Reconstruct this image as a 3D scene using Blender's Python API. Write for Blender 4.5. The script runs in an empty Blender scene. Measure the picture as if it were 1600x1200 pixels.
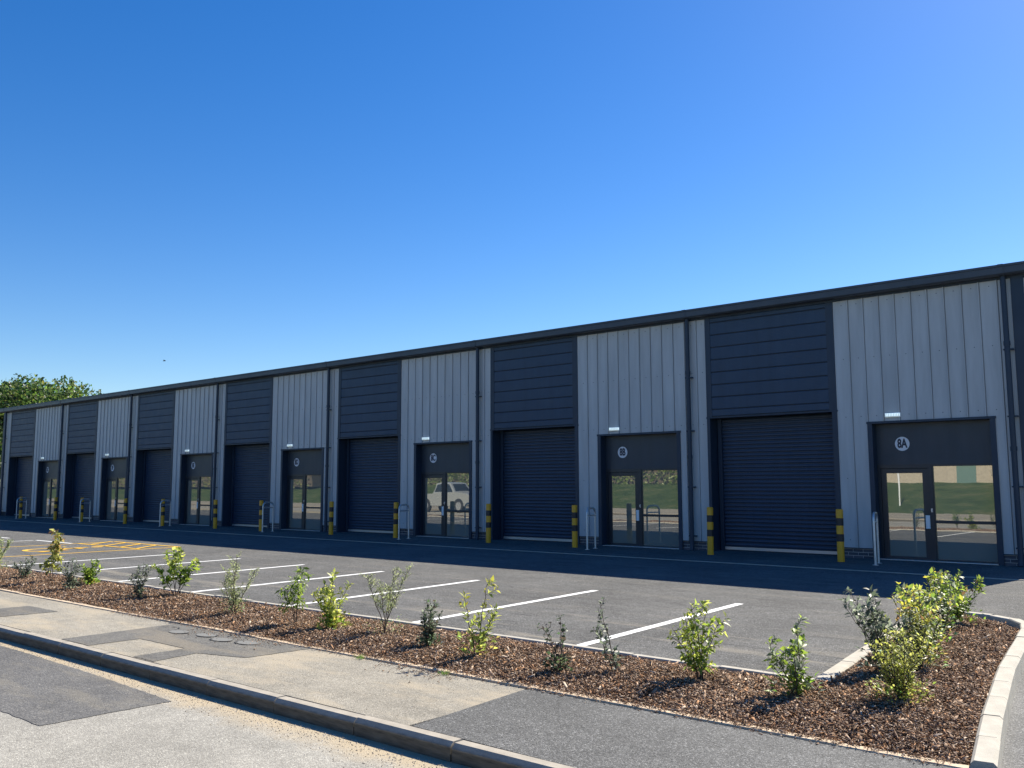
import bpy, bmesh, math, random
import numpy as np
from mathutils import Vector, Matrix
random.seed(7); rng = np.random.default_rng(7)
S = bpy.context.scene; C = S.collection

# ---------------------------------------------------------------- camera
F_PX, CAM_D, CAM_H = 1398.17, 20.9157, 1.67
YAW, PITCH, ROLL = -0.7033, 0.1128, 0.0026
cd = bpy.data.cameras.new('camera'); cam = bpy.data.objects.new('camera', cd); C.objects.link(cam)
cd.sensor_width = 36; cd.lens = 36*F_PX/1600; cd.clip_start = .1; cd.clip_end = 6000
s_, c_ = math.sin(YAW), math.cos(YAW)
r0 = Vector((c_, -s_, 0)); f0 = Vector((s_, c_, 0)); z0 = Vector((0, 0, 1))
Fv = f0*math.cos(PITCH)+z0*math.sin(PITCH); U0 = -f0*math.sin(PITCH)+z0*math.cos(PITCH)
Rv = r0*math.cos(ROLL)-U0*math.sin(ROLL); Uv = r0*math.sin(ROLL)+U0*math.cos(ROLL)
M = Matrix((Rv, Uv, -Fv)).transposed().to_4x4(); M.translation = (0, -CAM_D, CAM_H)
cam.matrix_world = M; S.camera = cam
S.render.resolution_x = 1024; S.render.resolution_y = 768

# ---------------------------------------------------------------- world, sun, exposure
SUN_EL = math.radians(42.4); SUN_AZ = math.radians(9.0)      # azimuth from +Y towards +X
W = bpy.data.worlds.new('World'); S.world = W; W.use_nodes = True
nt = W.node_tree; bg = nt.nodes['Background']
sky = nt.nodes.new('ShaderNodeTexSky'); sky.sky_type = 'NISHITA'; sky.sun_disc = False
sky.sun_elevation = SUN_EL; sky.sun_rotation = SUN_AZ
sky.air_density = 1.0; sky.dust_density = 0.25; sky.ozone_density = 2.6; sky.altitude = 100
hs = nt.nodes.new('ShaderNodeHueSaturation'); hs.inputs['Saturation'].default_value = 1.40; hs.inputs['Hue'].default_value = .510
nt.links.new(sky.outputs[0], hs.inputs['Color']); nt.links.new(hs.outputs[0], bg.inputs['Color'])
bg.inputs['Strength'].default_value = 0.077
sd = bpy.data.lights.new('sun', 'SUN'); sd.energy = 5.0; sd.angle = math.radians(.53); sd.color = (1, .93, .80)
sun = bpy.data.objects.new('sun', sd); C.objects.link(sun)
dv = Vector((math.sin(SUN_AZ)*math.cos(SUN_EL), math.cos(SUN_AZ)*math.cos(SUN_EL), math.sin(SUN_EL)))
sun.rotation_euler = dv.to_track_quat('Z', 'Y').to_euler(); sun.location = (10, 30, 40)
S.view_settings.view_transform = 'Standard'; S.view_settings.look = 'None'
S.view_settings.exposure = 1.0; S.view_settings.gamma = 1; S.view_settings.use_curve_mapping = False

# ---------------------------------------------------------------- material helpers
def mat(name, col=(.5, .5, .5), rough=.6, metal=0, spec=.5):
    m = bpy.data.materials.new(name); m.use_nodes = True
    b = m.node_tree.nodes['Principled BSDF']
    b.inputs['Base Color'].default_value = (*col, 1); b.inputs['Roughness'].default_value = rough
    b.inputs['Metallic'].default_value = metal; b.inputs['Specular IOR Level'].default_value = spec
    return m
def N(m, t): return m.node_tree.nodes.new(t)
def L(m, a, b): m.node_tree.links.new(a, b)
def B(m): return m.node_tree.nodes['Principled BSDF']
def coords(m, scale=(1, 1, 1)):
    tc = N(m, 'ShaderNodeTexCoord'); mp = N(m, 'ShaderNodeMapping'); mp.inputs['Scale'].default_value = scale
    L(m, tc.outputs['Object'], mp.inputs['Vector']); return mp.outputs[0]
def noise(m, co, scale, detail=4, rough=.55):
    n = N(m, 'ShaderNodeTexNoise'); n.inputs['Scale'].default_value = scale
    n.inputs['Detail'].default_value = detail; n.inputs['Roughness'].default_value = rough
    L(m, co, n.inputs['Vector']); return n.outputs['Fac']
def ramp(m, fac, stops):
    r = N(m, 'ShaderNodeValToRGB'); cr = r.color_ramp
    while len(cr.elements) < len(stops): cr.elements.new(.5)
    for e, (p, c) in zip(cr.elements, stops):
        e.position = p; e.color = (*c, 1) if len(c) == 3 else c
    L(m, fac, r.inputs['Fac']); return r.outputs['Color']
def mix(m, fac, a, b, mode='MIX'):
    n = N(m, 'ShaderNodeMix'); n.data_type = 'RGBA'; n.blend_type = mode
    for v, i in ((fac, 0), (a, 6), (b, 7)):
        if hasattr(v, 'links'): L(m, v, n.inputs[i])
        elif i == 0: n.inputs[0].default_value = v
        else: n.inputs[i].default_value = (*v, 1)
    return n.outputs[2]
def math_(m, op, a, b):
    n = N(m, 'ShaderNodeMath'); n.operation = op
    for i, v in enumerate((a, b)):
        if hasattr(v, 'links'): L(m, v, n.inputs[i])
        else: n.inputs[i].default_value = v
    return n.outputs[0]
def bump(m, h, strength=.3, dist=.01):
    b = N(m, 'ShaderNodeBump'); b.inputs['Strength'].default_value = strength; b.inputs['Distance'].default_value = dist
    L(m, h, b.inputs['Height']); L(m, b.outputs[0], B(m).inputs['Normal'])
def sstep(m, v, lo, hi):
    n = N(m, 'ShaderNodeMapRange'); n.interpolation_type = 'SMOOTHSTEP'
    n.inputs['From Min'].default_value = lo; n.inputs['From Max'].default_value = hi
    L(m, v, n.inputs['Value']); return n.outputs[0]

def aggregate(name, dark, mid, light, grain=95, contrast=.5, stain=None, stain_amt=.5, bumpd=.006):
    """bound stone surface: chippings of differing tone in a binder, plus broad wear"""
    m = mat(name, rough=.88, spec=.25); co = coords(m)
    v = N(m, 'ShaderNodeTexVoronoi'); v.inputs['Scale'].default_value = grain; L(m, co, v.inputs['Vector'])
    bw = N(m, 'ShaderNodeSeparateColor'); L(m, v.outputs['Color'], bw.inputs[0])
    col = ramp(m, bw.outputs[0], [(0, dark), (.5, mid), (.86, mid), (1, light)])
    v2 = N(m, 'ShaderNodeTexVoronoi'); v2.inputs['Scale'].default_value = grain*1.6; L(m, co, v2.inputs['Vector'])
    bw2 = N(m, 'ShaderNodeSeparateColor'); L(m, v2.outputs['Color'], bw2.inputs[0])
    col2 = ramp(m, bw2.outputs[1], [(0, dark), (.55, mid), (1, light)])
    col = mix(m, .4, col, col2)
    n1 = noise(m, co, .55, 5, .6); n2 = noise(m, co, 4.5, 5, .65)
    w = ramp(m, n1, [(.3, (.82,)*3), (.7, (1.16,)*3)]); col = mix(m, 1, col, w, 'MULTIPLY')
    w = ramp(m, n2, [(.3, (.88,)*3), (.7, (1.12,)*3)]); col = mix(m, 1, col, w, 'MULTIPLY')
    if stain:
        n3 = noise(m, coords(m, (.55, 1.6, 1)), 1.3, 8, .68)
        f = math_(m, 'MULTIPLY', sstep(m, n3, .46, .64), stain_amt); col = mix(m, f, col, stain)
    L(m, col, B(m).inputs['Base Color'])
    bump(m, math_(m, 'SUBTRACT', 1.0, v.outputs['Distance']), contrast, bumpd)
    return m, co, col

ASPH, co, col = aggregate('new_asphalt', (.034, .034, .034), (.108, .107, .104), (.34, .34, .33), 100, .5)
# tracked-in dust, running with the traffic and gathering by the kerb
sx = N(ASPH, 'ShaderNodeSeparateXYZ'); L(ASPH, co, sx.inputs[0])
st = noise(ASPH, coords(ASPH, (.35, 2.4, 1)), 1.1, 8, .7)
st2 = noise(ASPH, coords(ASPH, (.6, 3.2, 1)), 1.9, 6, .6)
edge = math_(ASPH, 'SUBTRACT', 1.0, sstep(ASPH, sx.outputs[1], -13.2, -10.6))
f = math_(ASPH, 'MULTIPLY', sstep(ASPH, st, .5, .66), math_(ASPH, 'ADD', .16, math_(ASPH, 'MULTIPLY', edge, .5)))
col = mix(ASPH, f, col, (.30, .27, .22))
f = math_(ASPH, 'MULTIPLY', sstep(ASPH, st2, .58, .66), .35)
col = mix(ASPH, f, col, (.035, .035, .037)); L(ASPH, col, B(ASPH).inputs['Base Color']); B(ASPH).inputs['Specular IOR Level'].default_value = .08

PAVE_OLD, co, col = aggregate('old_pavement', (.14, .128, .105), (.27, .248, .205), (.52, .48, .40), 105, .55, (.38, .325, .24), .75)
PAVE_NEW, _, _ = aggregate('new_pavement', (.035, .035, .035), (.105, .105, .102), (.34, .34, .33), 105, .6)
PATCH, _, _ = aggregate('old_patch', (.06, .06, .058), (.135, .13, .12), (.26, .25, .22), 85, .5, (.26, .22, .16), .4)
ROADP, _, _ = aggregate('road_patch', (.06, .06, .062), (.125, .123, .12), (.27, .26, .24), 80, .6, (.22, .2, .16), .45)
ROAD, co, col = aggregate('old_road', (.15, .14, .125), (.285, .272, .24), (.56, .54, .47), 105, .5)
sx = N(ROAD, 'ShaderNodeSeparateXYZ'); L(ROAD, co, sx.inputs[0])
nn = noise(ROAD, co, 2.3, 6, .7)
d = math_(ROAD, 'ADD', sx.outputs[1], math_(ROAD, 'MULTIPLY', nn, .55))
f = math_(ROAD, 'MULTIPLY', sstep(ROAD, d, -16.75, -16.42), .8)
L(ROAD, mix(ROAD, f, col, (.42, .34, .225)), B(ROAD).inputs['Base Color'])
ENTR, _, _ = aggregate('entrance_asphalt', (.05, .05, .052), (.14, .14, .14), (.40, .40, .39), 110, .6)

def concrete(name, col, var=.15, dirt=(.16, .14, .11)):
    m = mat(name, rough=.85, spec=.25); co = coords(m)
    n = noise(m, co, 6, 8, .65); n2 = noise(m, co, 90, 3, .6)
    a = ramp(m, n, [(.28, tuple(c*(1-var*1.6) for c in col)), (.7, tuple(min(1, c*(1+var)) for c in col))])
    a = mix(m, math_(m, 'MULTIPLY', sstep(m, n2, .5, .75), .3), a, dirt)
    a = mix(m, math_(m, 'MULTIPLY', sstep(m, noise(m, co, 2.2, 8, .7), .55, .72), .45), a, dirt)
    L(m, a, B(m).inputs['Base Color']); bump(m, n2, .35, .004); return m
KERB = concrete('kerb_concrete', (.36, .325, .27))
# the face of the street kerb turns darker and mottled brown below its arris
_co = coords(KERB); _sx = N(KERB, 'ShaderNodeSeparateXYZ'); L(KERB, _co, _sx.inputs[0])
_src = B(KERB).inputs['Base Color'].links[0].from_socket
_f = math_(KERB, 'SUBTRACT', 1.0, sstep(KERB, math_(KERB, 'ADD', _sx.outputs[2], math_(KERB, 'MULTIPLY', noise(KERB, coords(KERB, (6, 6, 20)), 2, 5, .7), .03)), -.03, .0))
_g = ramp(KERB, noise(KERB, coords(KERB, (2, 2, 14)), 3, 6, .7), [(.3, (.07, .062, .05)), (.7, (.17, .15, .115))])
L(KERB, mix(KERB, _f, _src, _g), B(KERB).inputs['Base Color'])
KERBN = concrete('new_kerb_concrete', (.43, .40, .34), .12, (.26, .23, .18))
EDGE = concrete('edging_concrete', (.56, .44, .31), .12, (.36, .26, .17))
WHITE = mat('white_road_paint', rough=.6); co = coords(WHITE)
a = ramp(WHITE, noise(WHITE, co, 14, 8, .7), [(.36, (.5, .49, .47)), (.46, (.84, .84, .82))])
L(WHITE, a, B(WHITE).inputs['Base Color'])
YELL = mat('yellow_road_paint', rough=.6); co = coords(YELL)
L(YELL, ramp(YELL, noise(YELL, co, 12, 8, .7), [(.34, (.35, .22, .05)), (.45, (.80, .47, .035))]), B(YELL).inputs['Base Color'])
def painted(name, col, rough=.4, streak=0, metal=0):
    m = mat(name, col, rough, metal); co = coords(m)
    n = noise(m, coords(m, (3, 3, .35)), 1.6, 6, .6)
    a = ramp(m, n, [(.3, tuple(c*.88 for c in col)), (.7, tuple(c*1.1 for c in col))])
    oi_ = N(m, 'ShaderNodeObjectInfo'); a = mix(m, 1, a, ramp(m, oi_.outputs['Random'], [(0, (.965,)*3), (1, (1.035,)*3)]), 'MULTIPLY')
    L(m, a, B(m).inputs['Base Color'])
    r = N(m, 'ShaderNodeMapRange'); r.inputs['To Min'].default_value = rough*.8; r.inputs['To Max'].default_value = min(1, rough*1.3)
    L(m, noise(m, co, 3, 5), r.inputs['Value']); L(m, r.outputs[0], B(m).inputs['Roughness'])
    return m
NAVY = painted('anthracite_cladding', (.019, .046, .092), .5)
# fine pressed lines along the planks
co = coords(NAVY, (0, 0, 1)); w = N(NAVY, 'ShaderNodeTexWave'); w.bands_direction = 'Z'; w.inputs['Scale'].default_value = 9
L(NAVY, co, w.inputs['Vector']); bump(NAVY, w.outputs['Fac'], .25, .004)
TRIM = painted('anthracite_flashing', (.014, .030, .058), .5)
SHUT = painted('shutter_steel', (.020, .040, .082), .42)
GREY = painted('silver_grey_cladding', (.435, .455, .475), .42)
co = coords(GREY, (1, 0, 0)); w = N(GREY, 'ShaderNodeTexWave'); w.bands_direction = 'X'; w.inputs['Scale'].default_value = 5.5
L(GREY, co, w.inputs['Vector']); bump(GREY, w.outputs['Fac'], .18, .004)
GUTT = painted('gutter_steel', (.045, .055, .072), .4)
DOORP = painted('door_panel_paint', (.027, .040, .060), .42)
FRAME = painted('door_frame_paint', (.024, .030, .040), .35)
INNER = mat('dark_core', (.03, .035, .045), .8)
ALU = mat('aluminium_bar', (.55, .56, .58), .35, .7)
STEEL = mat('galvanised_steel', (.58, .60, .62), .42, .7)
LWHITE = mat('white_plastic', (.8, .82, .84), .4); LENS = mat('lit_diffuser', (.8, .86, .86), .3); B(LENS).inputs['Emission Color'].default_value = (.75, .95, 1, 1); B(LENS).inputs['Emission Strength'].default_value = .45
SIGNW = mat('sign_white', (.72, .73, .78), .5); SIGND = mat('sign_navy', (.02, .025, .05), .5)
YEL = painted('bollard_yellow', (.78, .37, .012), .45); BLK = mat('bollard_black', (.018, .018, .024), .45)
MORT = mat('mortar', (.5, .5, .49), .95)
BRICK = mat('blue_brick', rough=.6); oi = N(BRICK, 'ShaderNodeObjectInfo')
L(BRICK, ramp(BRICK, oi.outputs['Random'], [(0, (.04, .045, .065)), (1, (.09, .09, .115))]), B(BRICK).inputs['Base Color'])
GLASS = bpy.data.materials.new('tinted_reflective_glass'); GLASS.use_nodes = True
g_ = GLASS.node_tree; g_.nodes.remove(g_.nodes['Principled BSDF']); out = g_.nodes['Material Output']
gl = g_.nodes.new('ShaderNodeBsdfGlossy'); gl.inputs['Color'].default_value = (.58, .565, .505, 1); gl.inputs['Roughness'].default_value = .0
df = g_.nodes.new('ShaderNodeBsdfDiffuse'); df.inputs['Color'].default_value = (.36, .345, .295, 1)
ad = g_.nodes.new('ShaderNodeMixShader'); ad.inputs[0].default_value = .55
g_.links.new(df.outputs[0], ad.inputs[1]); g_.links.new(gl.outputs[0], ad.inputs[2]); g_.links.new(ad.outputs[0], out.inputs['Surface'])
gtc = g_.nodes.new('ShaderNodeTexCoord'); gn = g_.nodes.new('ShaderNodeTexNoise'); gn.inputs['Scale'].default_value = 1.7; gn.inputs['Detail'].default_value = 1
gb = g_.nodes.new('ShaderNodeBump'); gb.inputs['Strength'].default_value = .12; gb.inputs['Distance'].default_value = .004
g_.links.new(gtc.outputs['Object'], gn.inputs['Vector']); g_.links.new(gn.outputs[0], gb.inputs['Height']); g_.links.new(gb.outputs[0], gl.inputs['Normal'])
GRASS = mat('grass', rough=.9, spec=.1); co = coords(GRASS)
a = ramp(GRASS, noise(GRASS, co, .7, 8, .7), [(.3, (.03, .05, .014)), (.5, (.055, .085, .024)), (.72, (.12, .12, .055))]); L(GRASS, a, B(GRASS).inputs['Base Color'])
bump(GRASS, noise(GRASS, co, 30, 4), .8, .05)
SOIL = mat('mulch_bed_soil', rough=.95, spec=.1); co = coords(SOIL)
a = ramp(SOIL, noise(SOIL, co, 45, 6, .75), [(.3, (.03, .019, .013)), (.55, (.11, .07, .05)), (.72, (.24, .165, .115))]); L(SOIL, a, B(SOIL).inputs['Base Color'])
bump(SOIL, noise(SOIL, co, 60, 5), 1, .03)
def attr_mat(name, rough=.8, trans=0, spec=.3):
    m = mat(name, rough=rough, spec=spec); a = N(m, 'ShaderNodeAttribute'); a.attribute_name = 'tint'
    L(m, a.outputs['Color'], B(m).inputs['Base Color'])
    if trans:
        t = N(m, 'ShaderNodeBsdfTranslucent'); hsn = N(m, 'ShaderNodeHueSaturation')
        hsn.inputs['Saturation'].default_value = 1.0; hsn.inputs['Value'].default_value = 1.9
        L(m, a.outputs['Color'], hsn.inputs['Color']); L(m, hsn.outputs[0], t.inputs['Color'])
        mx = N(m, 'ShaderNodeMixShader'); mx.inputs[0].default_value = trans
        o = m.node_tree.nodes['Material Output']
        L(m, B(m).outputs[0], mx.inputs[1]); L(m, t.outputs[0], mx.inputs[2]); L(m, mx.outputs[0], o.inputs['Surface'])
    return m
CHIP = attr_mat('bark_chip', 1.0, 0, .08); LEAF = attr_mat('leaf', .42, .52, .5)
STEM = mat('stem_bark', (.075, .05, .035), .85); BARK = mat('tree_bark', (.10, .08, .06), .9)
RENDER = concrete('tan_render', (.46, .40, .31), .12); ROOFT = mat('roof_tile', (.16, .08, .06), .85)
GREEND = mat('green_door_paint', (.12, .20, .17), .5); CARP = mat('silver_car_paint', (.42, .44, .44), .3, .4)
VANP = mat('white_van_paint', (.8, .8, .8), .3); CGLASS = mat('car_glass', (.02, .025, .03), .08); TYRE = mat('tyre_rubber', (.02, .02, .02), .8)
LAMP = mat('headlamp_glass', (.7, .72, .75), .1); STONE = mat('stone', (.35, .31, .26), .9)
OFFW = mat('offwhite_cladding', (.6, .62, .62), .5)

# ---------------------------------------------------------------- mesh helpers
class MB:
    def __init__(s): s.v = []; s.f = []; s.m = []
    def add(s, vs, fs, mi=0):
        o = len(s.v); s.v += [tuple(v) for v in vs]; s.f += [tuple(i+o for i in f) for f in fs]; s.m += [mi]*len(fs); return s
    def box(s, x0, x1, y0, y1, z0, z1, mi=0, bev=0):
        if bev:
            b = bev   # chamfered along X: section in (y,z)
            sec = [(y0, z0), (y1, z0), (y1, z1-b), (y1-b, z1), (y0+b, z1), (y0, z1-b)]
            return s.ext(sec, x0, x1, mi)
        vs = [(x, y, z) for z in (z0, z1) for y in (y0, y1) for x in (x0, x1)]
        return s.add(vs, [(0, 2, 3, 1), (4, 5, 7, 6), (0, 1, 5, 4), (2, 6, 7, 3), (0, 4, 6, 2), (1, 3, 7, 5)], mi)
    def ext(s, sec, x0, x1, mi=0):         # extrude (y,z) section (ccw seen from +X) along X
        n = len(sec); vs = [(x0, *p) for p in sec]+[(x1, *p) for p in sec]
        fs = [tuple(range(n))[::-1], tuple(range(n, 2*n))]+[(i, (i+1) % n, n+(i+1) % n, n+i) for i in range(n)]
        return s.add(vs, fs, mi)
    def tube(s, pts, rad, n=10, mi=0, cap=True):
        pts = [Vector(p) for p in pts]; rs = rad if hasattr(rad, '__len__') else [rad]*len(pts); o = len(s.v); vs = []
        up = None
        for i, p in enumerate(pts):
            t = (pts[min(i+1, len(pts)-1)]-pts[max(i-1, 0)]).normalized()
            if up is None: up = t.orthogonal().normalized()
            up = (up-t*up.dot(t)).normalized(); b = t.cross(up)
            for k in range(n):
                a = 2*math.pi*k/n; vs.append(p+(up*math.cos(a)+b*math.sin(a))*rs[i])
        fs = [(i*n+k, i*n+(k+1) % n, (i+1)*n+(k+1) % n, (i+1)*n+k) for i in range(len(pts)-1) for k in range(n)]
        if cap: fs += [tuple(range(n))[::-1], tuple((len(pts)-1)*n+k for k in range(n))]
        return s.add(vs, fs, mi)
    def mesh(s, name, mats):
        me = bpy.data.meshes.new(name); me.from_pydata(s.v, [], s.f)
        for m in (mats if isinstance(mats, (list, tuple)) else [mats]): me.materials.append(m)
        me.polygons.foreach_set('material_index', s.m); me.update(); return me
    def build(s, name, mats, parent=None, smooth=False, loc=None):
        me = s.mesh(name, mats); return link(name, me, parent, smooth, loc)
def link(name, me, parent=None, smooth=False, loc=None):
    o = bpy.data.objects.new(name, me); C.objects.link(o)
    if parent: o.parent = parent
    if loc: o.location = loc
    if smooth:
        me.polygons.foreach_set('use_smooth', [True]*len(me.polygons))
        try: me.set_sharp_from_angle(angle=math.radians(40))
        except Exception: pass
    return o
def tag(o, label=None, cat=None, group=None, kind=None):
    for k, v in (('label', label), ('category', cat), ('group', group), ('kind', kind)):
        if v: o[k] = v
    return o
def empty(name, loc=(0, 0, 0), rz=0):
    o = bpy.data.objects.new(name, None); C.objects.link(o); o.location = loc; o.rotation_euler = (0, 0, rz); o.empty_display_size = .2; return o
def copy_tree(o, parent=None):
    c = o.copy(); C.objects.link(c); c.parent = parent
    for ch in list(o.children): copy_tree(ch, c)
    return c
def sheet(name, pts, z, m, parent=None, kind='structure'):
    if 'patch' in name:
        q = []
        for a, b in zip(pts, pts[1:]+pts[:1]):
            n_ = max(1, int(math.hypot(b[0]-a[0], b[1]-a[1])/.06))
            for i in range(n_): t = i/n_; q.append((a[0]+(b[0]-a[0])*t+random.uniform(-.008, .008), a[1]+(b[1]-a[1])*t+random.uniform(-.006, .006)))
        pts = q
    mb = MB(); mb.add([(x, y, z) if not hasattr(z, '__len__') else (x, y, z[i]) for i, (x, y) in enumerate(pts)], [tuple(range(len(pts)))])
    o = mb.build(name, m, parent)
    if kind and not parent: o['kind'] = kind
    return o

# ---------------------------------------------------------------- ground, roads, pavements
sheet('ground', [(-2500, -2500), (2500, -2500), (2500, 2500), (-2500, 2500)], -.22, GRASS)
ISL_L = -3.35
cp = MB()   # car park: one surface, falling to the street at the entrance
cp.add([(-130, -13.30, 0), (-3.0, -13.30, 0), (-3.42, -8.4, 0), (-130, -8.4, 0)], [(0, 1, 2, 3)])
cp.add([(-130, -8.4, 0), (40, -8.4, 0), (40, 40, 0), (-130, 40, 0)], [(0, 1, 2, 3)])
carpark = cp.build('car_park', ASPH); carpark['kind'] = 'structure'
en = MB(); en.add([(-3.3, -8.4, -.0), (30, -8.4, 0), (30, -11, -.1), (-2.2, -11, -.1), (30, -16.43, -.12), (-1.2, -16.43, -.12), (-3.5, -8.4, 0)], [(0, 3, 2, 1), (3, 5, 4, 2)])
o = en.build('entrance_road', ENTR); o['kind'] = 'structure'
pv = MB(); pv.box(-130, -4.76, -16.43, -15.0, -.2, 0); o = pv.build('pavement', PAVE_OLD); o['kind'] = 'structure'; pave = o
pv = MB()
pv.add([(-4.72, -16.43, .004), (-4.84, -15.0, .004), (-1.25, -15.0, .004), (-1.05, -16.43, -.02),
        (-4.72, -16.43, -.2), (-4.84, -15.0, -.2), (-1.25, -15.0, -.2), (-1.05, -16.43, -.2)],
       [(0, 3, 2, 1), (0, 4, 7, 3), (3, 7, 6, 2), (2, 6, 5, 1), (1, 5, 4, 0)])
o = pv.build('new_pavement', PAVE_NEW); o['kind'] = 'structure'
sheet('trench_patch', [(-10.32, -16.42), (-9.68, -16.42), (-9.66, -15.86), (-8.74, -15.86), (-8.72, -16.42), (-8.32, -16.42), (-8.40, -15.92), (-7.80, -15.74), (-7.72, -15.04), (-10.36, -15.04)], .004, PATCH, pave)
sheet('trench_patch', [(-13.6, -16.42), (-12.7, -16.42), (-12.6, -15.5), (-13.5, -15.5)], .004, PATCH, pave)
sheet('street_road', [(-300, -25), (200, -25), (200, -16.43), (-300, -16.43)], -.12, ROAD)
sheet('road_patch', [(-12.5, -17.95), (-7.22, -17.9), (-7.18, -16.86), (-8.8, -16.78), (-10.3, -16.74), (-12.5, -16.72)], -.116, ROADP)
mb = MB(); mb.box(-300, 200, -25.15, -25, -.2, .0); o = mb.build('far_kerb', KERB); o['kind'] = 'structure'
sheet('far_pavement', [(-300, -33), (200, -33), (200, -25.15), (-300, -25.15)], 0, PAVE_OLD)
bk = MB(); bk.add([(-300, -33, .0), (200, -33, .0), (200, -42, 1.8), (-300, -42, 1.8), (200, -90, 2.2), (-300, -90, 2.2)], [(0, 3, 2, 1), (3, 5, 4, 2)])
o = bk.build('grass_bank', GRASS); o['kind'] = 'structure'

# painted bay lines
def line(p, q, w, m, z=.004, name='bay_line', parent=carpark):
    p = Vector(p); q = Vector(q); d = (q-p).normalized(); n = Vector((-d.y, d.x))*w/2
    n_ = max(2, int((q-p).length/.25)); vs = []
    for i in range(n_+1):
        c = p+(q-p)*i/n_; j = random.uniform(-.004, .004)
        vs += [(c.x+n.x+j, c.y+n.y, z), (c.x-n.x+j, c.y-n.y, z)]
    mb = MB(); mb.add(vs, [(2*i, 2*i+1, 2*i+3, 2*i+2) for i in range(n_)]); return mb.build(name, m, parent)
for i, x in enumerate((-5.80, -8.30, -10.80, -13.36, -15.83, -18.3, -20.8)):
    line((x+.13, -13.22), (x-.1, -9.0+.04*(i % 2)), .115, WHITE)
line((-27.2, -8.92), (-29.7, -8.92), .1, WHITE); line((-31.6, -9.0), (-38, -9.0), .1, WHITE)
line((-29.7, -13.2), (-29.7, -9), .1, WHITE); line((-32.2, -13.2), (-32.2, -9), .1, WHITE); line((-34.7, -13.2), (-34.7, -9), .1, WHITE)
YP = empty('accessible_bay_marking'); YP.parent = carpark
def yl(p, q, w=.1, z=.004): return line(p, q, w, YELL, z, 'yellow_line', YP)
yl((-23.35, -13.2), (-23.2, -7.75)); yl((-27.0, -13.2), (-27.0, -7.75)); yl((-23.2, -7.75), (-27.0, -7.75), z=.008); yl((-23.3, -8.85), (-27.0, -8.85), z=.008)
for k in range(4): yl((-23.5-.9*k, -8.83), (-24.4-.9*k, -7.78), .1, .012)
def ring(cx, cy, r, w, a0, a1, m, z, name, parent, n=40):
    vs = []
    for i in range(n+1):
        a = math.radians(a0+(a1-a0)*i/n); vs += [(cx+math.cos(a)*r, cy+math.sin(a)*r, z), (cx+math.cos(a)*(r-w), cy+math.sin(a)*(r-w), z)]
    mb = MB(); mb.add(vs, [(2*i, 2*i+1, 2*i+3, 2*i+2) for i in range(n)]); return mb.build(name, m, parent)
# wheelchair symbol: wheel, body, head
ring(-25.0, -10.5, .62, .13, 100, 395, YELL, .004, 'wheel_symbol', YP)
ring(-25.1, -9.15, .16, .15, 0, 360, YELL, .004, 'head_symbol', YP)
yl((-25.1, -9.4), (-25.0, -10.3), .16, .008); yl((-25.0, -10.28), (-24.45, -10.3), .14, .010); yl((-24.5, -10.3), (-24.2, -11.05), .14, .012); yl((-25.05, -9.8), (-24.55, -9.8), .11, .013)
ring(-29.0, -9.7, .5, .48, 0, 360, PATCH, .003, 'repair_patch', carpark)

# ---------------------------------------------------------------- kerbs and edgings, stone by stone
def stones(name, pts, w, h, zb, length, m, gap=.011, kind='structure', bev=.012, side=0):
    """kerb stones laid along a polyline; the polyline is the centre line of the kerb"""
    root = empty(name); root['kind'] = kind
    acc = []; P = [Vector(p) for p in pts]
    for a, b in zip(P, P[1:]):
        n = max(1, round((b-a).length/length))
        for i in range(n): acc.append((a+(b-a)*i/n, a+(b-a)*(i+1)/n))
    for a, b in acc:
        Ln = (b-a).length-gap; mb = MB()
        b2 = bev
        sec = [(-w/2, -h), (w/2, -h), (w/2, -b2), (w/2-b2, 0), (-w/2+b2*(2.2 if side else 1), 0), (-w/2, -b2*(2.2 if side else 1))]
        mb.ext(sec, -Ln/2, Ln/2)
        o = mb.build('kerb_stone', m, root); c = (a+b)/2; dd = b-a
        o.location = (c.x, c.y, zb+random.uniform(-.005, .005)); o.rotation_euler = (random.uniform(-.006, .006), random.uniform(-.003, .003), math.atan2(dd.y, dd.x)+random.uniform(-.008, .008))
    return root
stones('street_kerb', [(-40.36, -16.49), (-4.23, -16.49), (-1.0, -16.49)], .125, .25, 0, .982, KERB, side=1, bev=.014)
stones('bed_edging', [(-40, -14.985), (-1.35, -14.985)], .085, .15, .014, .93, EDGE, bev=.006)
stones('bay_edging', [(-40, -13.32), (-3.05, -13.32)], .085, .15, .036, .93, KERBN, bev=.008)
stones('island_inner_kerb', [(-3.03, -13.38), (-3.47, -9.6), (-3.50, -8.55)], .13, .2, .045, .93, KERBN)
arc = [(-3.50, -8.45), (-3.1, -8.36), (-2.8, -8.42), (-2.52, -8.62), (-2.33, -8.95), (-2.25, -9.35)]
stones('island_nose_kerb', arc, .13, .2, .06, .3, KERBN)
stones('island_outer_kerb', [(-2.25, -9.36), (-1.94, -11.9), (-1.64, -13.8), (-1.42, -15.0)], .14, .3, .06, .62, KERBN, bev=.02)
mb = MB(); mb.box(-60, -3.0, -3.09, -3.03, -.1, .012); mb.box(-3.0, 30, -3.09, -3.03, -.1, .012); o = mb.build('channel_edging', KERBN); o['kind'] = 'structure'
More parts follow.
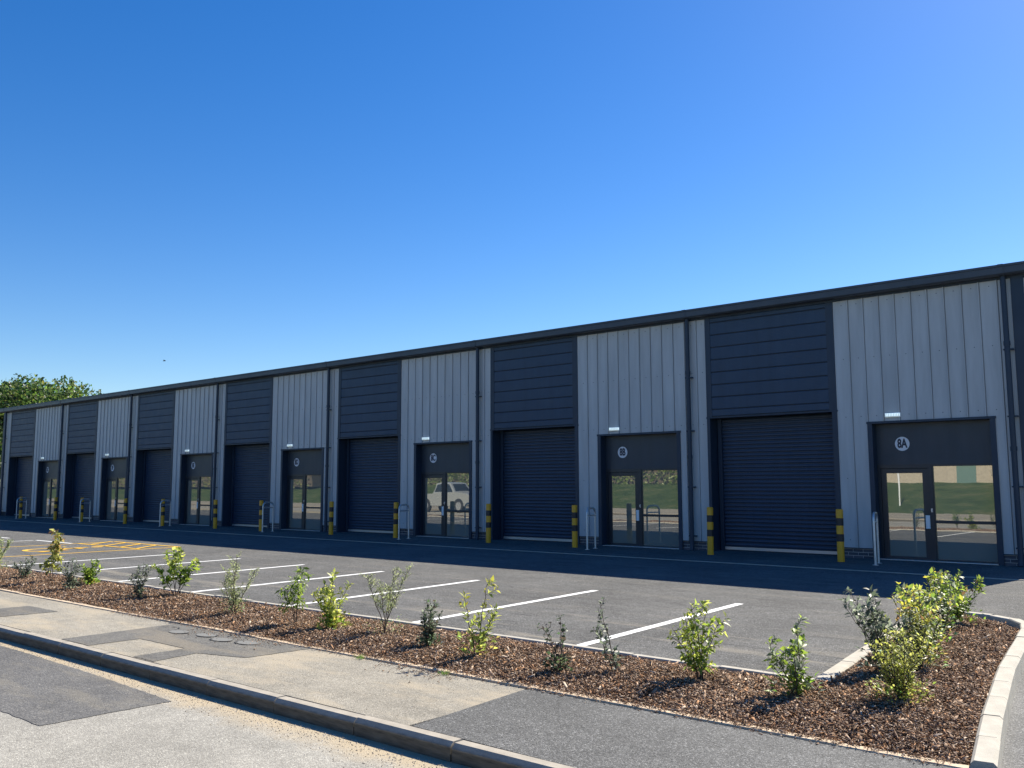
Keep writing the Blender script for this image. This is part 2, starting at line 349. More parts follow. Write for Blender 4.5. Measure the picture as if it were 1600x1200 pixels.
# utility paint ovals sprayed on the pavement
SPR = mat('spray_mark', (.17, .17, .16), .9); SPRD = mat('dark_mark', (.05, .05, .05), .9)
for i, (x, y) in enumerate([(-10.07, -15.30), (-9.74, -15.36), (-9.29, -15.28), (-8.89, -15.33), (-8.50, -15.27)]):
    mb = MB(); n = 24; vs = [(x, y, .009)]
    vs += [(x+.15*math.cos(2*math.pi*k/n), y+.09*math.sin(2*math.pi*k/n), .009) for k in range(n)]
    mb.add(vs, [(0, 1+k, 1+(k+1) % n) for k in range(n)])
    if i != 0: mb.build('survey_mark', SPR, pave)
    mb = MB(); vs = []
    for k in range(n):
        a = 2*math.pi*k/n; rr = 1+.10*(1+math.sin(a*1.0+i))
        vs += [(x+.15*math.cos(a), y+.09*math.sin(a), .012), (x+.15*rr*math.cos(a), y+.09*rr*math.sin(a), .012)]
    mb.add(vs, [(2*k, 2*k+1, 2*((k+1) % n)+1, 2*((k+1) % n)) for k in range(n) if random.random() > .25]); mb.build('survey_mark', SPRD, pave)

# ---------------------------------------------------------------- building
BX0, BX1 = -57.15, -3.06; DEEP = 22; PITCHB = 7.5; NB = 7
XP = [-4.0685-PITCHB*k for k in range(NB)]
bld = empty('industrial_building', ((BX0+BX1)/2, 0, 0)); BO = bld.location.copy()
tag(bld, 'long single storey industrial building, silver grey and anthracite cladding, with seven shuttered units', 'building')
class PB(MB):   # mesh builder whose parts hang under the building
    def build(s, name, m, parent=None, smooth=False):
        o = MB.build(s, name, m, parent or bld, smooth)
        if parent is None: o.location = (-BO.x, -BO.y, 0)
        return o
ZT = 5.98; ZD = 3.083; ZS = 3.372; ZB = .215
# shell behind the front, with gables and roof
mb = PB(); rz = 7.35
mb.ext([(.55, -.1), (DEEP, -.1), (DEEP, 6.0), (DEEP/2, rz-.12), (.55, 6.0)], BX0+.02, BX1-.02); mb.build('rear_shell', NAVY)
mb = PB()
sl = (rz-6.27)/(DEEP/2)
mb.ext([(-.02, 6.17), (DEEP/2, rz-.1), (DEEP+.2, 6.15), (DEEP+.2, 6.25), (DEEP/2, rz), (-.02, 6.262)], BX0-.04, BX1+.04); mb.build('roof', GUTT)
# eaves gutter in lengths with a joint collar over each pipe
mb = PB(); sec = [(-.25, 6.03), (-.03, 6.03), (-.03, 6.25), (-.285, 6.25), (-.30, 6.235), (-.30, 6.20), (-.285, 6.19), (-.285, 6.06)]
mb.ext(sec, BX0-.1, BX1+.06)
for x in XP+[BX0+.5]: mb.ext([(y*1.03-.002, 6.14+(z-6.14)*1.04) for y, z in sec], x-.05, x+.05)
mb.build('gutter', GUTT)
mb = PB(); mb.box(BX0, BX1, -.028, .5, ZT, 6.16); mb.box(BX0, BX1, -.045, -.02, ZT+.0, ZT+.05); mb.build('eaves_flashing', TRIM)

def strip_mesh(x0, x1, z0, z1, rib=True, cut=None):
    mb = PB()
    if cut:   # door cut: full height part beyond x=cut, upper part above the door
        mb.box(x0+.021, cut, -.012, .0, ZD, z1); mb.box(cut, x1-.012, -.012, .0, z0, z1)
        zb = ZD
    else: mb.box(x0+(.021 if rib else .001), x1-.012, -.012, .0, z0, z1); zb = z0
    if rib:   # standing rib at the left edge of the sheet
        vs = [(x0-.018, -.002, zb), (x0-.013, -.042, zb), (x0+.008, -.042, zb), (x0+.014, -.002, zb)]
        vs += [(a, b, z1) for a, b, _ in vs]
        mb.add(vs, [(0, 1, 5, 4), (1, 2, 6, 5), (2, 3, 7, 6), (0, 3, 2, 1)])
    return mb
bm_ = MB(); bm_.box(-.1075, .1075, 0, .08, 0, .065); BRICKM = bm_.mesh('brick', BRICK)
def plinth(x0, x1):
    mb = PB(); mb.box(x0, x1, .012, .5, -.05, ZB); mb.build('plinth_mortar', MORT)
    for r in range(3):
        x = x0-(.11 if r % 2 else 0)
        while x < x1-.02:
            a, b = max(x, x0), min(x+.215, x1)
            if b-a > .03:
                o = link('brick', BRICKM, bld); o.location = ((a+b)/2-BO.x, .004+random.uniform(0, .003), -.012+r*.075); o.scale = ((b-a)/.215, 1, 1)
            x += .225
    mb = PB(); mb.box(x0, x1, -.035, .01, ZB, ZB+.02); mb.build('drip_flashing', TRIM)

for k, xp in enumerate(XP):
    xl, xr = xp-3.656, min(xp+.469, BX1)
    if k == 0: xr = -3.94
    # cores
    mb = PB(); mb.box(xl, xr, 0, .5, ZD, ZT); mb.box(xl, xp-2.97, 0, .5, ZB, ZD); mb.box(xp-.33, xr, 0, .5, ZB, ZD)
    mb.box(xp-7.031, xl, 0.002, .5, ZS+.03, ZT); mb.build('wall_core', INNER)
    plinth(xl+.002, xp-2.97); plinth(xp-.33, xr-.002)
    # grey cladding sheets
    edges = [xl]+[xp-3.31+.3515*j for j in range(11)]+[xr]
    edges = [e for e in edges if e < xr-.02]+[xr]
    for a, b in zip(edges, edges[1:]):
        if b <= xp-2.90: mb = strip_mesh(a, b, ZB+.02, ZT, rib=a > xl)
        elif a >= xp-.33: mb = strip_mesh(a, b, ZB+.02, ZT)
        elif b > xp-.33: mb = strip_mesh(a, b, ZB+.02, ZT, cut=xp-.33)
        else: mb = strip_mesh(a, b, ZD, ZT)
        mb.build('cladding_sheet', GREY)
    mb = PB()
    for a, b in zip(edges, edges[1:]):
        for z in (4.58, 3.22, 5.86): mb.box((a+b)/2+.02, (a+b)/2+.036, -.019, -.011, z, z+.016)
    for a in (xl+.17,):
        for z in (1.8, .4): mb.box(a, a+.016, -.019, -.011, z, z+.016)
    mb.build('fixing_screws', TRIM)['kind'] = 'stuff'
    # dark surround of the shutter bay
    mb = PB(); mb.box(xp-7.031, xp-6.885, -.03, .0, ZS, ZT); mb.box(xp-3.835, xl, -.03, .0, ZS, ZT)
    mb.box(xp-7.05, xl+.02, -.034, .40, ZS, ZS+.035); mb.box(xp-7.031, xp-6.95, -.03, .45, 0, ZS); mb.box(xp-3.775, xl, -.03, .45, 0, ZS)
    mb.build('shutter_surround', TRIM)
    zs = [ZS+.036, 3.59, 3.91, 4.23, 4.555, 4.88, 5.205, 5.53, 5.855, ZT]
    for a, b in zip(zs, zs[1:]):
        mb = PB(); mb.ext([(.0, a+.018), (-.016, a+.020), (-.020, a+.028), (-.020, b-.012), (-.012, b-.001), (.0, b-.001)][::-1], xp-6.885, xp-3.835); mb.build('cladding_plank', NAVY)
    # roller shutter
    sh = empty('roller_shutter'); sh.parent = bld; sh.location = (xp-5.35-BO.x, .4, 0)
    hw = 1.575; mb = MB(); n = 0; z = .10; vs = []
    while z < ZS-.09: vs += [(z, .018), (z+.022, .018), (z+.024, -.014), (z+.045, -.026), (z+.075, -.026), (z+.0975, -.012)]; z += .0985
    V = []
    for zz, yy in vs: V += [(-hw, yy, zz), (hw, yy, zz)]
    mb.add(V, [(2*i, 2*i+1, 2*i+3, 2*i+2) for i in range(len(vs)-1)]); o = mb.build('shutter_slats', SHUT, sh, True); o['kind'] = 'stuff'
    for s in (-1, 1):
        mb = MB(); xa = s*hw; mb.box(min(xa, xa-s*.11), max(xa, xa-s*.11), -.075, -.028, 0, ZS); mb.build('guide_rail', TRIM, sh)
    mb = MB(); mb.box(-hw+.11, hw-.11, -.05, -.0, .03, .10); mb.build('bottom_bar', ALU, sh)
    mb = MB(); mb.box(-hw+.11, hw-.11, -.045, -.005, .0, .03); mb.build('rubber_seal', INNER, sh)
    # entrance: reveal, panel, door leaf and side window, set back .22
    Y = .22
    mb = PB(); mb.box(xp-2.97, xp-2.865, -.04, Y, 0, ZD); mb.box(xp-.435, xp-.33, -.04, Y, 0, ZD); mb.box(xp-2.985, xp-.315, -.05, Y, ZD-.04, ZD+.012); mb.build('entrance_surround', TRIM)
    mb = PB(); mb.box(xp-2.865, xp-.435, Y, Y+.05, 2.115, ZD-.04); mb.build('fascia_panel', DOORP)
    mb = PB(); mb.box(xp-2.865, xp-2.80, Y-.02, Y+.06, 0, 2.115); mb.box(xp-2.80, xp-1.775, Y-.02, Y+.06, 2.03, 2.115)
    mb.box(xp-1.775, xp-1.695, Y-.03, Y+.06, 0, 2.115); mb.build('entrance_frame', FRAME)
    mb = PB(); mb.box(xp-2.87, xp-.43, -.02, Y+.05, -.05, .012); mb.build('threshold', STEEL)
    dr = empty('entrance_door'); dr.parent = bld; dr.location = (xp-2.795-BO.x, Y+.0, .02)
    w_, h_ = 1.015, 2.0; mb = MB(); mb.box(0, .115, 0, .045, 0, h_); mb.box(w_-.13, w_, 0, .045, 0, h_); mb.box(.115, w_-.13, 0, .045, h_-.1, h_); mb.box(.115, w_-.13, 0, .045, 0, .055); mb.build('door_leaf', FRAME, dr)
    mb = MB(); mb.box(.115, w_-.13, .012, .03, .055, h_-.1); mb.build('glass_pane', GLASS, dr)
    mb = MB(); mb.box(w_-.10, w_-.01, -.02, -.001, .68, .97); mb.build('push_plate', LWHITE, dr)
    mb = MB(); mb.box(w_+.025, w_+.06, -.035, -.021, 1.04, 1.12); mb.tube([(w_+.042, -.035, 1.08), (w_+.042, -.06, 1.08)], .016, 10); mb.build('lock_cylinder', ALU, dr)
    sw = empty('side_window'); sw.parent = bld; sw.location = (xp-1.695-BO.x, Y, 0)
    w_ = 1.26; mb = MB(); mb.box(0, .02, -.02, .05, .03, 2.115); mb.box(w_-.06, w_, -.02, .05, .03, 2.115); mb.box(.02, w_-.06, -.02, .05, 2.065, 2.115); mb.box(0, w_, -.022, .05, .02, .045); mb.build('window_frame', FRAME, sw)
    mb = MB(); mb.box(.02, w_-.06, .01, .03, .045, .82); mb.build('glass_pane', GLASS, sw)
    mb = MB(); mb.box(.02, w_-.06, .01, .03, .88, 2.065); mb.build('glass_pane', GLASS, sw)
    mb = MB(); mb.box(.02, w_-.06, -.035, .04, .82, .88); mb.build('mid_rail', FRAME, sw)
# end bits
mb = PB(); mb.box(-3.94, -3.705, -.05, .5, 0, ZT); mb.build('corner_flashing', TRIM); mb = PB(); mb.box(BX0, BX0+.3, -.05, .5, 0, ZT); mb.build('corner_flashing', TRIM)
mb = PB()
for i in range(29): mb.box(-3.705, BX1, -.02, .5, .01+i*.2055, .01+i*.2055+.19)
mb.build('end_cladding', OFFW)
xg = XP[-1]-7.031; mb = PB(); mb.box(BX0+.3, xg, 0, .5, 0, ZT); mb.build('wall_core', INNER)
plinth(BX0+.302, xg-.002); mb = strip_mesh(BX0+.3, xg, ZB+.02, ZT, False); mb.build('cladding_sheet', GREY)
# downpipes
dp0 = None
for x in XP+[BX0+.52]:
    dp = empty('downpipe'); dp.parent = bld; dp.location = (x-BO.x, -.12, 0)
    mb = MB(); mb.tube([(0, -.03, .0), (0, -.0, .1), (0, 0, .2), (0, 0, 6.08)], .055, 14)
    for z in (4.55, 2.35): mb.tube([(0, 0, z), (0, 0, z+.09)], .066, 14)
    mb.build('pipe', TRIM, dp, True)
    for z in (4.45, 3.05, 1.6, .35):
        mb = MB(); mb.box(-.075, .115, -.03, .075, z, z+.03); mb.build('bracket', TRIM, dp)

# ---------------------------------------------------------------- signs and lamps by the doors
def text_mesh(txt, size, depth):
    cu = bpy.data.curves.new('lettering', 'FONT'); cu.body = txt; cu.size = size; cu.extrude = depth; cu.offset = size*.035
    cu.align_x = 'CENTER'; cu.align_y = 'CENTER'; cu.resolution_u = 4
    o = bpy.data.objects.new('lettering', cu); me = bpy.data.meshes.new_from_object(o.evaluated_get(bpy.context.evaluated_depsgraph_get())) if False else None
    C.objects.link(o); dg = bpy.context.evaluated_depsgraph_get(); me = bpy.data.meshes.new_from_object(o.evaluated_get(dg)); bpy.data.objects.remove(o)
    me.materials.clear(); me.materials.append(SIGND); me.name = 'lettering'; return me
for k, xp in enumerate(XP):
    ch = 'ABCDEFG'[k]
    sg = empty('unit_sign', (xp-2.30, .22, 2.58)); tag(sg, 'round white sign lettered 8%s on the dark panel over a glazed door' % ch, 'sign', 'round unit number signs')
    mb = MB(); n = 40; mb.tube([(0, -.006, 0), (0, 0, 0)], .158, n); mb.build('disc', SIGNW, sg)
    me = text_mesh('8'+ch, .275, .002); o = link('lettering', me, sg); o.location = (0, -.0095, 0); o.rotation_euler = (math.pi/2, 0, 0); o.scale = (.64, 1, 1)
    lp = empty('wall_lamp', (xp-2.40, -.012, 3.225)); tag(lp, 'small white emergency lamp on the cladding above the door lettered 8%s' % ch, 'lamp', 'emergency lamps above the doors')
    mb = MB(); mb.box(-.17, .17, -.035, 0, -.05, .05, 0, .008); mb.build('housing', LWHITE, lp)
    mb = MB(); mb.box(-.155, .155, -.06, -.035, -.032, .035); mb.build('diffuser', LENS, lp)
    mb = MB()
    for i in range(9): mb.box(-.15+i*.0355, -.14+i*.0355, -.07, -.06, -.03, .03)
    for i in range(1): mb.box(-.155, .155, -.07, -.06, -.036, -.03)
    mb.build('grille', STEEL, lp)

# ---------------------------------------------------------------- bollards and cycle stands
def make_bollard():
    r = empty('bollard'); R_ = .076
    mb = MB(); prof = [(0, R_), (1.112, R_), (1.128, R_*.93), (1.135, R_*.75)]
    mb.tube([(0, 0, z) for z, _ in prof], [q for _, q in prof], 24); mb.build('post', YEL, r, True)
    for a, b in ((.435, .595), (.78, .94)):
        mb = MB(); mb.tube([(0, 0, a), (0, 0, b)], R_+.0025, 24); mb.build('black_band', BLK, r, True)
    return r
bx = [(-7.34, -1.2), (-10.52, -1.12), (-14.57, -1.12), (-17.77, -1.05), (-21.76, -1.08), (-24.96, -1.15), (-29.03, -1.2), (-32.23, -1.15), (-36.23, -1.2), (-39.52, -1.2), (-43.73, -1.25), (-46.87, -1.15), (-50.99, -1.2)]
blab = ['right of the 8A unit shutter, nearest the camera', 'left of the 8A unit shutter', 'right of the 8B unit shutter, beside a cycle stand', 'left of the 8B unit shutter',
        'right of the 8C unit shutter, beside a cycle stand', 'left of the 8C unit shutter', 'behind the cycle stand of unit 8D', 'left of the 8D unit shutter, right of door 8E',
        'inside the cycle stand of unit 8E', 'left of the 8E unit shutter', 'framed by the cycle stand of unit 8F', 'left of the 8F unit shutter', 'framed by the last cycle stand at the far end']
b0 = make_bollard()
for i, (x, y) in enumerate(bx):
    b = b0 if i == 0 else copy_tree(b0)
    b.location = (x, y, 0); b.rotation_euler = (random.uniform(-.012, .012), random.uniform(-.012, .012), random.uniform(0, 6))
    tag(b, 'yellow and black banded bollard '+blab[i], 'bollard', 'yellow and black bollards')
def make_hoop():
    r = empty('cycle_stand'); w, h, rc = .26, 1.07, .15; pts = [(0, -w, -.02), (0, -w, h-rc)]
    for a in range(15, 91, 15): pts.append((0, -w+rc-rc*math.cos(math.radians(a)), h-rc+rc*math.sin(math.radians(a))))
    pts += [(0, -p[1], p[2]) for p in pts[::-1][1:]]
    mb = MB(); mb.tube(pts, .025, 12); mb.build('hoop', STEEL, r, True)
    mb = MB(); mb.tube([(0, -w, .88), (0, w, .88)], .019, 10); mb.build('cross_bar', STEEL, r, True)
    for s in (-1, 1):
        mb = MB(); mb.tube([(0, s*w, 0), (0, s*w, .008)], .065, 16); mb.build('base_collar', STEEL, r, True)
    return r
hx = [(-6.53, .2), (-13.88, .2), (-21.1, .2), (-28.42, .2), (-35.78, .2), (-43.2, .2), (-50.55, .2)]
hl = ['left of door 8A', 'left of door 8B, right of the shutter', 'left of door 8C, by a bollard', 'left of door 8D, in front of a bollard', 'left of door 8E, straddling a bollard', 'framing the bollard by door 8F', 'furthest away, at the end of the building']
h0 = make_hoop()
for i, (x, rz_) in enumerate(hx):
    h = h0 if i == 0 else copy_tree(h0)
    h.location = (x, -1.33, 0); h.rotation_euler = (0, 0, rz_); tag(h, 'galvanised hoop cycle stand '+hl[i], 'cycle stand', 'hoop cycle stands')

# ---------------------------------------------------------------- planting bed
def bedz(x, y):
    """mulch height"""
    n = .012*np.sin(x*3.1+y*1.7)+.010*np.sin(x*7.3-y*5.1)+.008*np.sin(x*13.+y*11.)
    inb = np.clip(np.minimum(y+14.94, -13.38-y)/.5, 0, 1)
    xi0 = -3.0-.117*(y+13.4)-.05; xi1 = -1.5-.125*(y+15.0)
    ini = np.clip(np.minimum(x-xi0, xi1-x)/.5, 0, 1)
    k = np.where((y > -13.4), ini, np.where(x > xi0, np.clip(np.minimum(xi1-x, y+14.94)/.5, 0, 1), inb))
    return -.004+.034*k*(1.6-.6*k)+n*k*.8
def gridmesh(name, x0, x1, y0, y1, step, inside=None):
    xs = np.arange(x0, x1+step/2, step); ys = np.arange(y0, y1+step/2, step); X, Y = np.meshgrid(xs, ys); Z = bedz(X, Y)
    V = np.stack([X, Y, Z], -1).reshape(-1, 3); nx = len(xs); fs = []
    for j in range(len(ys)-1):
        for i in range(nx-1):
            if inside is None or inside((xs[i]+xs[i+1])/2, (ys[j]+ys[j+1])/2): fs.append((j*nx+i, j*nx+i+1, (j+1)*nx+i+1, (j+1)*nx+i))
    me = bpy.data.meshes.new(name); me.from_pydata(V.tolist(), [], fs); me.materials.append(SOIL); o = link(name, me, None, True); return o
def isl(x, y):
    if y <= -13.3: return x < -1.46-.135*(y+15.0)
    xl_ = -3.03-.116*(y+13.4)+.02; xr_ = -1.5-.135*(y+15.0)
    if y > -9.3: xr_ -= (y+9.3)*.9; xl_ += max(0, (y+8.7))*.4
    return xl_ < x < xr_ and y < -8.42
gridmesh('planting_bed', -40, -3.0, -14.95, -13.37, .12)['kind'] = 'structure'
gridmesh('island_bed', -3.5, -1.3, -14.95, -8.4, .06, lambda x, y: isl(x, y) and (y > -13.3 or x > -3.02))['kind'] = 'structure'

def chips(name, n, sampler, size=(.010, .044)):
    P = sampler(n); n = len(P); z = bedz(P[:, 0], P[:, 1])
    Ln = np.clip(size[0]+rng.gamma(1.6, (size[1]-size[0])/3.2, n), .008, .11); Wd = Ln*rng.uniform(.15, .38, n); Th = rng.uniform(.003, .008, n)
    yaw = rng.uniform(0, 2*np.pi, n); pit = rng.normal(0, .38, n); rol = rng.normal(0, .5, n)
    base = np.array([[-.5, -.35, 0], [-.42, .4, .0], [.5, .3, .1], [.45, -.45, 0], [0, 0, 1.2]])
    v = np.repeat(base[None], n, 0)+rng.normal(0, .06, (n, 5, 3))*[1, 1, 0]
    v *= np.stack([Ln, Wd, Th], -1)[:, None]
    def rot(v, a, i, j):
        c, s = np.cos(a)[:, None], np.sin(a)[:, None]; w = v.copy(); w[..., i] = v[..., i]*c-v[..., j]*s; w[..., j] = v[..., i]*s+v[..., j]*c; return w
    v = rot(v, rol, 1, 2); v = rot(v, pit, 0, 2); v = rot(v, yaw, 0, 1)
    off = np.stack([P[:, 0], P[:, 1], np.where((P[:, 1] < -14.935) & (P[:, 1] > -15.035), .016, np.where(P[:, 1] < -15.035, .004, z))+rng.uniform(.0, np.where(P[:, 1] < -14.935, .006, .022), n)+np.abs(np.sin(pit))*Ln*.25], -1); v += off[:, None]
    f = np.array([[0, 3, 4], [3, 2, 4], [2, 1, 4], [1, 0, 4], [0, 1, 3], [1, 2, 3]]); Fc = (f[None]+np.arange(n)[:, None, None]*5).reshape(-1, 3)
    me = bpy.data.meshes.new(name); me.vertices.add(n*5); me.vertices.foreach_set('co', v.reshape(-1)); nf = len(Fc)
    me.loops.add(nf*3); me.loops.foreach_set('vertex_index', Fc.reshape(-1).astype(np.int32)); me.polygons.add(nf)
    me.polygons.foreach_set('loop_start', np.arange(0, nf*3, 3, dtype=np.int32)); me.update(calc_edges=True); me.validate()
    a = rng.beta(1.2, 1.9, n)[:, None]; dark = np.array([.075, .047, .034]); lt = np.array([.52, .38, .275]); colr = dark*(1-a)+lt*a
    red = rng.uniform(0, 1, n)[:, None]; colr = colr*np.where(red > .7, np.array([1.05, .84, .66]), np.array([1., 1., 1.])); pale = rng.uniform(0, 1, n) > .93; colr[pale] = [.52, .42, .33]
    at = me.color_attributes.new('tint', 'FLOAT_COLOR', 'POINT'); c4 = np.ones((n, 5, 4)); c4[..., :3] = colr[:, None]; at.data.foreach_set('color', c4.reshape(-1))
    me.materials.append(CHIP); o = link(name, me); return o
def samp_bed(x0, x1, y0=-14.955, y1=-13.38):
    return lambda n: np.stack([rng.uniform(x0, x1, n), np.clip(rng.uniform(y0, y1, n)+rng.normal(0, .012, n), -15, y1)], -1)
def samp_isl(n):
    P = np.stack([rng.uniform(-3.6, -1.3, n*3), rng.uniform(-14.94, -8.42, n*3)], -1)
    k = np.array([isl(x, y) for x, y in P]); return P[k][:n]
CH = 'loose wood bark mulch covering the %s'
tag(chips('bark_mulch', 62000, samp_bed(-10, -3.0)), CH % 'front of the long planting bed', 'bark mulch', None, 'stuff')
tag(chips('bark_mulch', 30000, samp_bed(-22, -10), (.022, .055)), CH % 'far end of the long planting bed', 'bark mulch', None, 'stuff')
tag(chips('bark_mulch', 64000, samp_isl), CH % 'corner island bed', 'bark mulch', None, 'stuff')
def spill(n):
    x = rng.uniform(-12, -1.6, n); y = -14.95-np.abs(rng.normal(0, .055, n))*(1+2.4*(np.sin(x*1.9)+np.sin(x*.7+1) > .6)); return np.stack([x, y], -1)
tag(chips('bark_mulch', 3200, spill, (.008, .03)), 'stray bark chips spilled over the edging onto the pavement', 'bark mulch', None, 'stuff')

# grit and leaf litter along the street gutter
def grit(name, n, xr, yf, z, s, cols, label):
    mb = MB(); tint = []
    for _ in range(n):
        x = random.uniform(*xr); y = yf(x); q = random.uniform(*s); a = random.uniform(0, 6)
        vs = [(x+q*math.cos(a+t)*random.uniform(.6, 1.1), y+q*math.sin(a+t)*random.uniform(.6, 1.1), z) for t in (0, 1.6, 3.2, 4.7)]+[(x, y, z+q*.8)]
        mb.add(vs, [(0, 1, 4), (1, 2, 4), (2, 3, 4), (3, 0, 4)]); c = random.choice(cols); tint += [c]*5
    me = mb.mesh(name, CHIP); at = me.color_attributes.new('tint', 'FLOAT_COLOR', 'POINT'); at.data.foreach_set('color', [q for c in tint for q in (*c, 1)])
    tag(link(name, me), label, 'grit', None, 'stuff')
GC = [(.42, .36, .27), (.34, .29, .22), (.22, .18, .14), (.5, .45, .38)]
grit('road_grit', 3500, (-13, -2.5), lambda x: -16.6-abs(random.gauss(0, .16))-.02, -.12, (.003, .009), GC, 'loose sandy grit lying in the street gutter')
grit('pavement_grit', 1200, (-13, -4.8), lambda x: random.choice((-15.02-abs(random.gauss(0, .08)), random.uniform(-16.4, -15.05))), .0, (.003, .007), GC, 'fine grit scattered over the old pavement')

# ---------------------------------------------------------------- shrubs
def leaves_mesh(items, m=LEAF):
    """items: (pos, dir, normal, length, width, colour)"""
    n = len(items); V = np.zeros((n, 5, 3)); Cc = np.ones((n, 5, 4))
    for i, (p, d, nr, l, w, c) in enumerate(items):
        sd_ = d.cross(nr).normalized(); up = sd_.cross(d).normalized()
        V[i, 0] = p; V[i, 1] = p+d*l*.45+sd_*w*.5+up*w*.16; V[i, 2] = p+d*l*.5-up*w*.02; V[i, 3] = p+d*l*.45-sd_*w*.5+up*w*.16; V[i, 4] = p+d*l-up*l*.12
        Cc[i, :, :3] = c
    f = np.array([[0, 1, 2], [0, 2, 3], [2, 1, 4], [2, 4, 3]]); Fc = (f[None]+np.arange(n)[:, None, None]*5).reshape(-1, 3)
    me = bpy.data.meshes.new('foliage'); me.vertices.add(n*5); me.vertices.foreach_set('co', V.reshape(-1)); nf = len(Fc)
    me.loops.add(nf*3); me.loops.foreach_set('vertex_index', Fc.reshape(-1).astype(np.int32)); me.polygons.add(nf)
    me.polygons.foreach_set('loop_start', np.arange(0, nf*3, 3, dtype=np.int32)); me.update(calc_edges=True)
    at = me.color_attributes.new('tint', 'FLOAT_COLOR', 'POINT'); at.data.foreach_set('color', Cc.reshape(-1)); me.materials.append(m); return me
def rv(s=1): return Vector((random.gauss(0, s), random.gauss(0, s), random.gauss(0, s)))
def shrub(x, y, h, r, label, cols, ll=.05, lw=.5, stems=5, twigs=7, per=9, lean=(0, 0), bare=.15, tip=None, seed=0, low=0, droop=0.):
    random.seed(seed+int(abs(x)*977))
    per = int(per*1.35); ll *= 1.12; root = empty('shrub', (x, y, float(bedz(np.array(x), np.array(y)))), 0); tag(root, label, 'shrub', 'young shrubs in the mulch beds')
    mb = MB(); items = []
    def leafs(pts, n, sc=1.0, t0=0.):
        for q in range(n):
            t = t0+(1-t0)*(q+random.random())/n; i = min(int(t*(len(pts)-1)), len(pts)-2); fr = t*(len(pts)-1)-i
            p = pts[i].lerp(pts[i+1], fr); ax = (pts[i+1]-pts[i]).normalized()
            a = q*2.4+random.uniform(-.5, .5); o1 = ax.orthogonal().normalized(); o2 = ax.cross(o1); out = o1*math.cos(a)+o2*math.sin(a)
            d = (out*1.0+ax*.55+Vector((0, 0, .15-droop))+rv(.25)).normalized()
            nr = (Vector((0, 0, 1))+rv(.45)+out*-.2).normalized()
            if abs(nr.dot(d)) > .95: nr = rv(1).normalized()
            c = random.choice(cols) if not (tip and t > .72 and p.z > h*.6) else random.choice(tip)
            k = random.uniform(.78, 1.25); l = ll*sc*random.uniform(.4, 1.3)
            items.append((p+out*.004, d, nr, l, l*lw*random.uniform(.8, 1.15), tuple(min(.9, v*k) for v in c)))
    for s in range(stems):
        a = s*2*math.pi/stems+random.uniform(-.5, .5); rr = r*random.uniform(.35, 1.0); hh = h*(random.uniform(.6, 1.0) if s else 1.0)
        if s == 0: rr *= .3
        e = Vector((math.cos(a)*rr+lean[0], math.sin(a)*rr+lean[1], hh)); b = Vector((random.gauss(0, .015), random.gauss(0, .015), -.03)); pts = []
        for i in range(9):
            t = i/8; p = b.lerp(e, t); p.x = b.x+(e.x-b.x)*t**1.35; p.y = b.y+(e.y-b.y)*t**1.35; pts.append(p+rv(.012)*t)
        mb.tube(pts, [.0065*(1-.75*i/8)*(.7+h*.5) for i in range(9)], 6)
        leafs(pts, int(per*2.2), 1, bare)
        for k in range(twigs):
            t = bare+(1-bare)*(k+.5)/twigs; i = min(int(t*8), 7); st = pts[i].lerp(pts[i+1], t*8-i)
            a2 = random.uniform(0, 6.28); tl = h*random.uniform(.12, .26)*(1.15-.5*t)
            dd = Vector((math.cos(a2), math.sin(a2), random.uniform(.4, 1.3)-droop)).normalized(); tp = [st, st+dd*tl*.5+rv(.006), st+dd*tl+Vector((0, 0, tl*.1*(1-3*droop)))+rv(.01)]
            mb.tube(tp, [.003, .0022, .0012], 5); leafs(tp, per, .9, .15)
    for _ in range(low):   # low growth round the foot
        a = random.uniform(0, 6.28); q = r*random.uniform(.1, .75); p = Vector((math.cos(a)*q, math.sin(a)*q, random.uniform(.02, h*.28)))
        d = (Vector((math.cos(a), math.sin(a), .7))+rv(.4)).normalized(); items.append((p, d, (Vector((0, 0, 1))+rv(.4)).normalized(), ll*random.uniform(.6, 1.1), ll*lw, tuple(v*random.uniform(.7, 1.2) for v in random.choice(cols))))
    mb.build('stems', STEM, root, True); link('foliage', leaves_mesh(items), root)
    return root
LIME = [(.31, .34, .07), (.39, .41, .10), (.20, .25, .05)]; BRT = [(.17, .24, .035), (.26, .34, .05), (.10, .16, .03)]
PALE = [(.27, .31, .14), (.35, .38, .19), (.17, .21, .09)]; GREYG = [(.13, .16, .11), (.22, .25, .18), (.065, .085, .055), (.05, .065, .04)]
DARK = [(.045, .075, .035), (.07, .10, .05), (.09, .07, .05)]; OLIVE = [(.25, .26, .06), (.36, .36, .10), (.15, .17, .04)]; GOLD = [(.40, .36, .04), (.34, .34, .05)]; BRONZE = [(.22, .13, .06), (.26, .2, .07)]
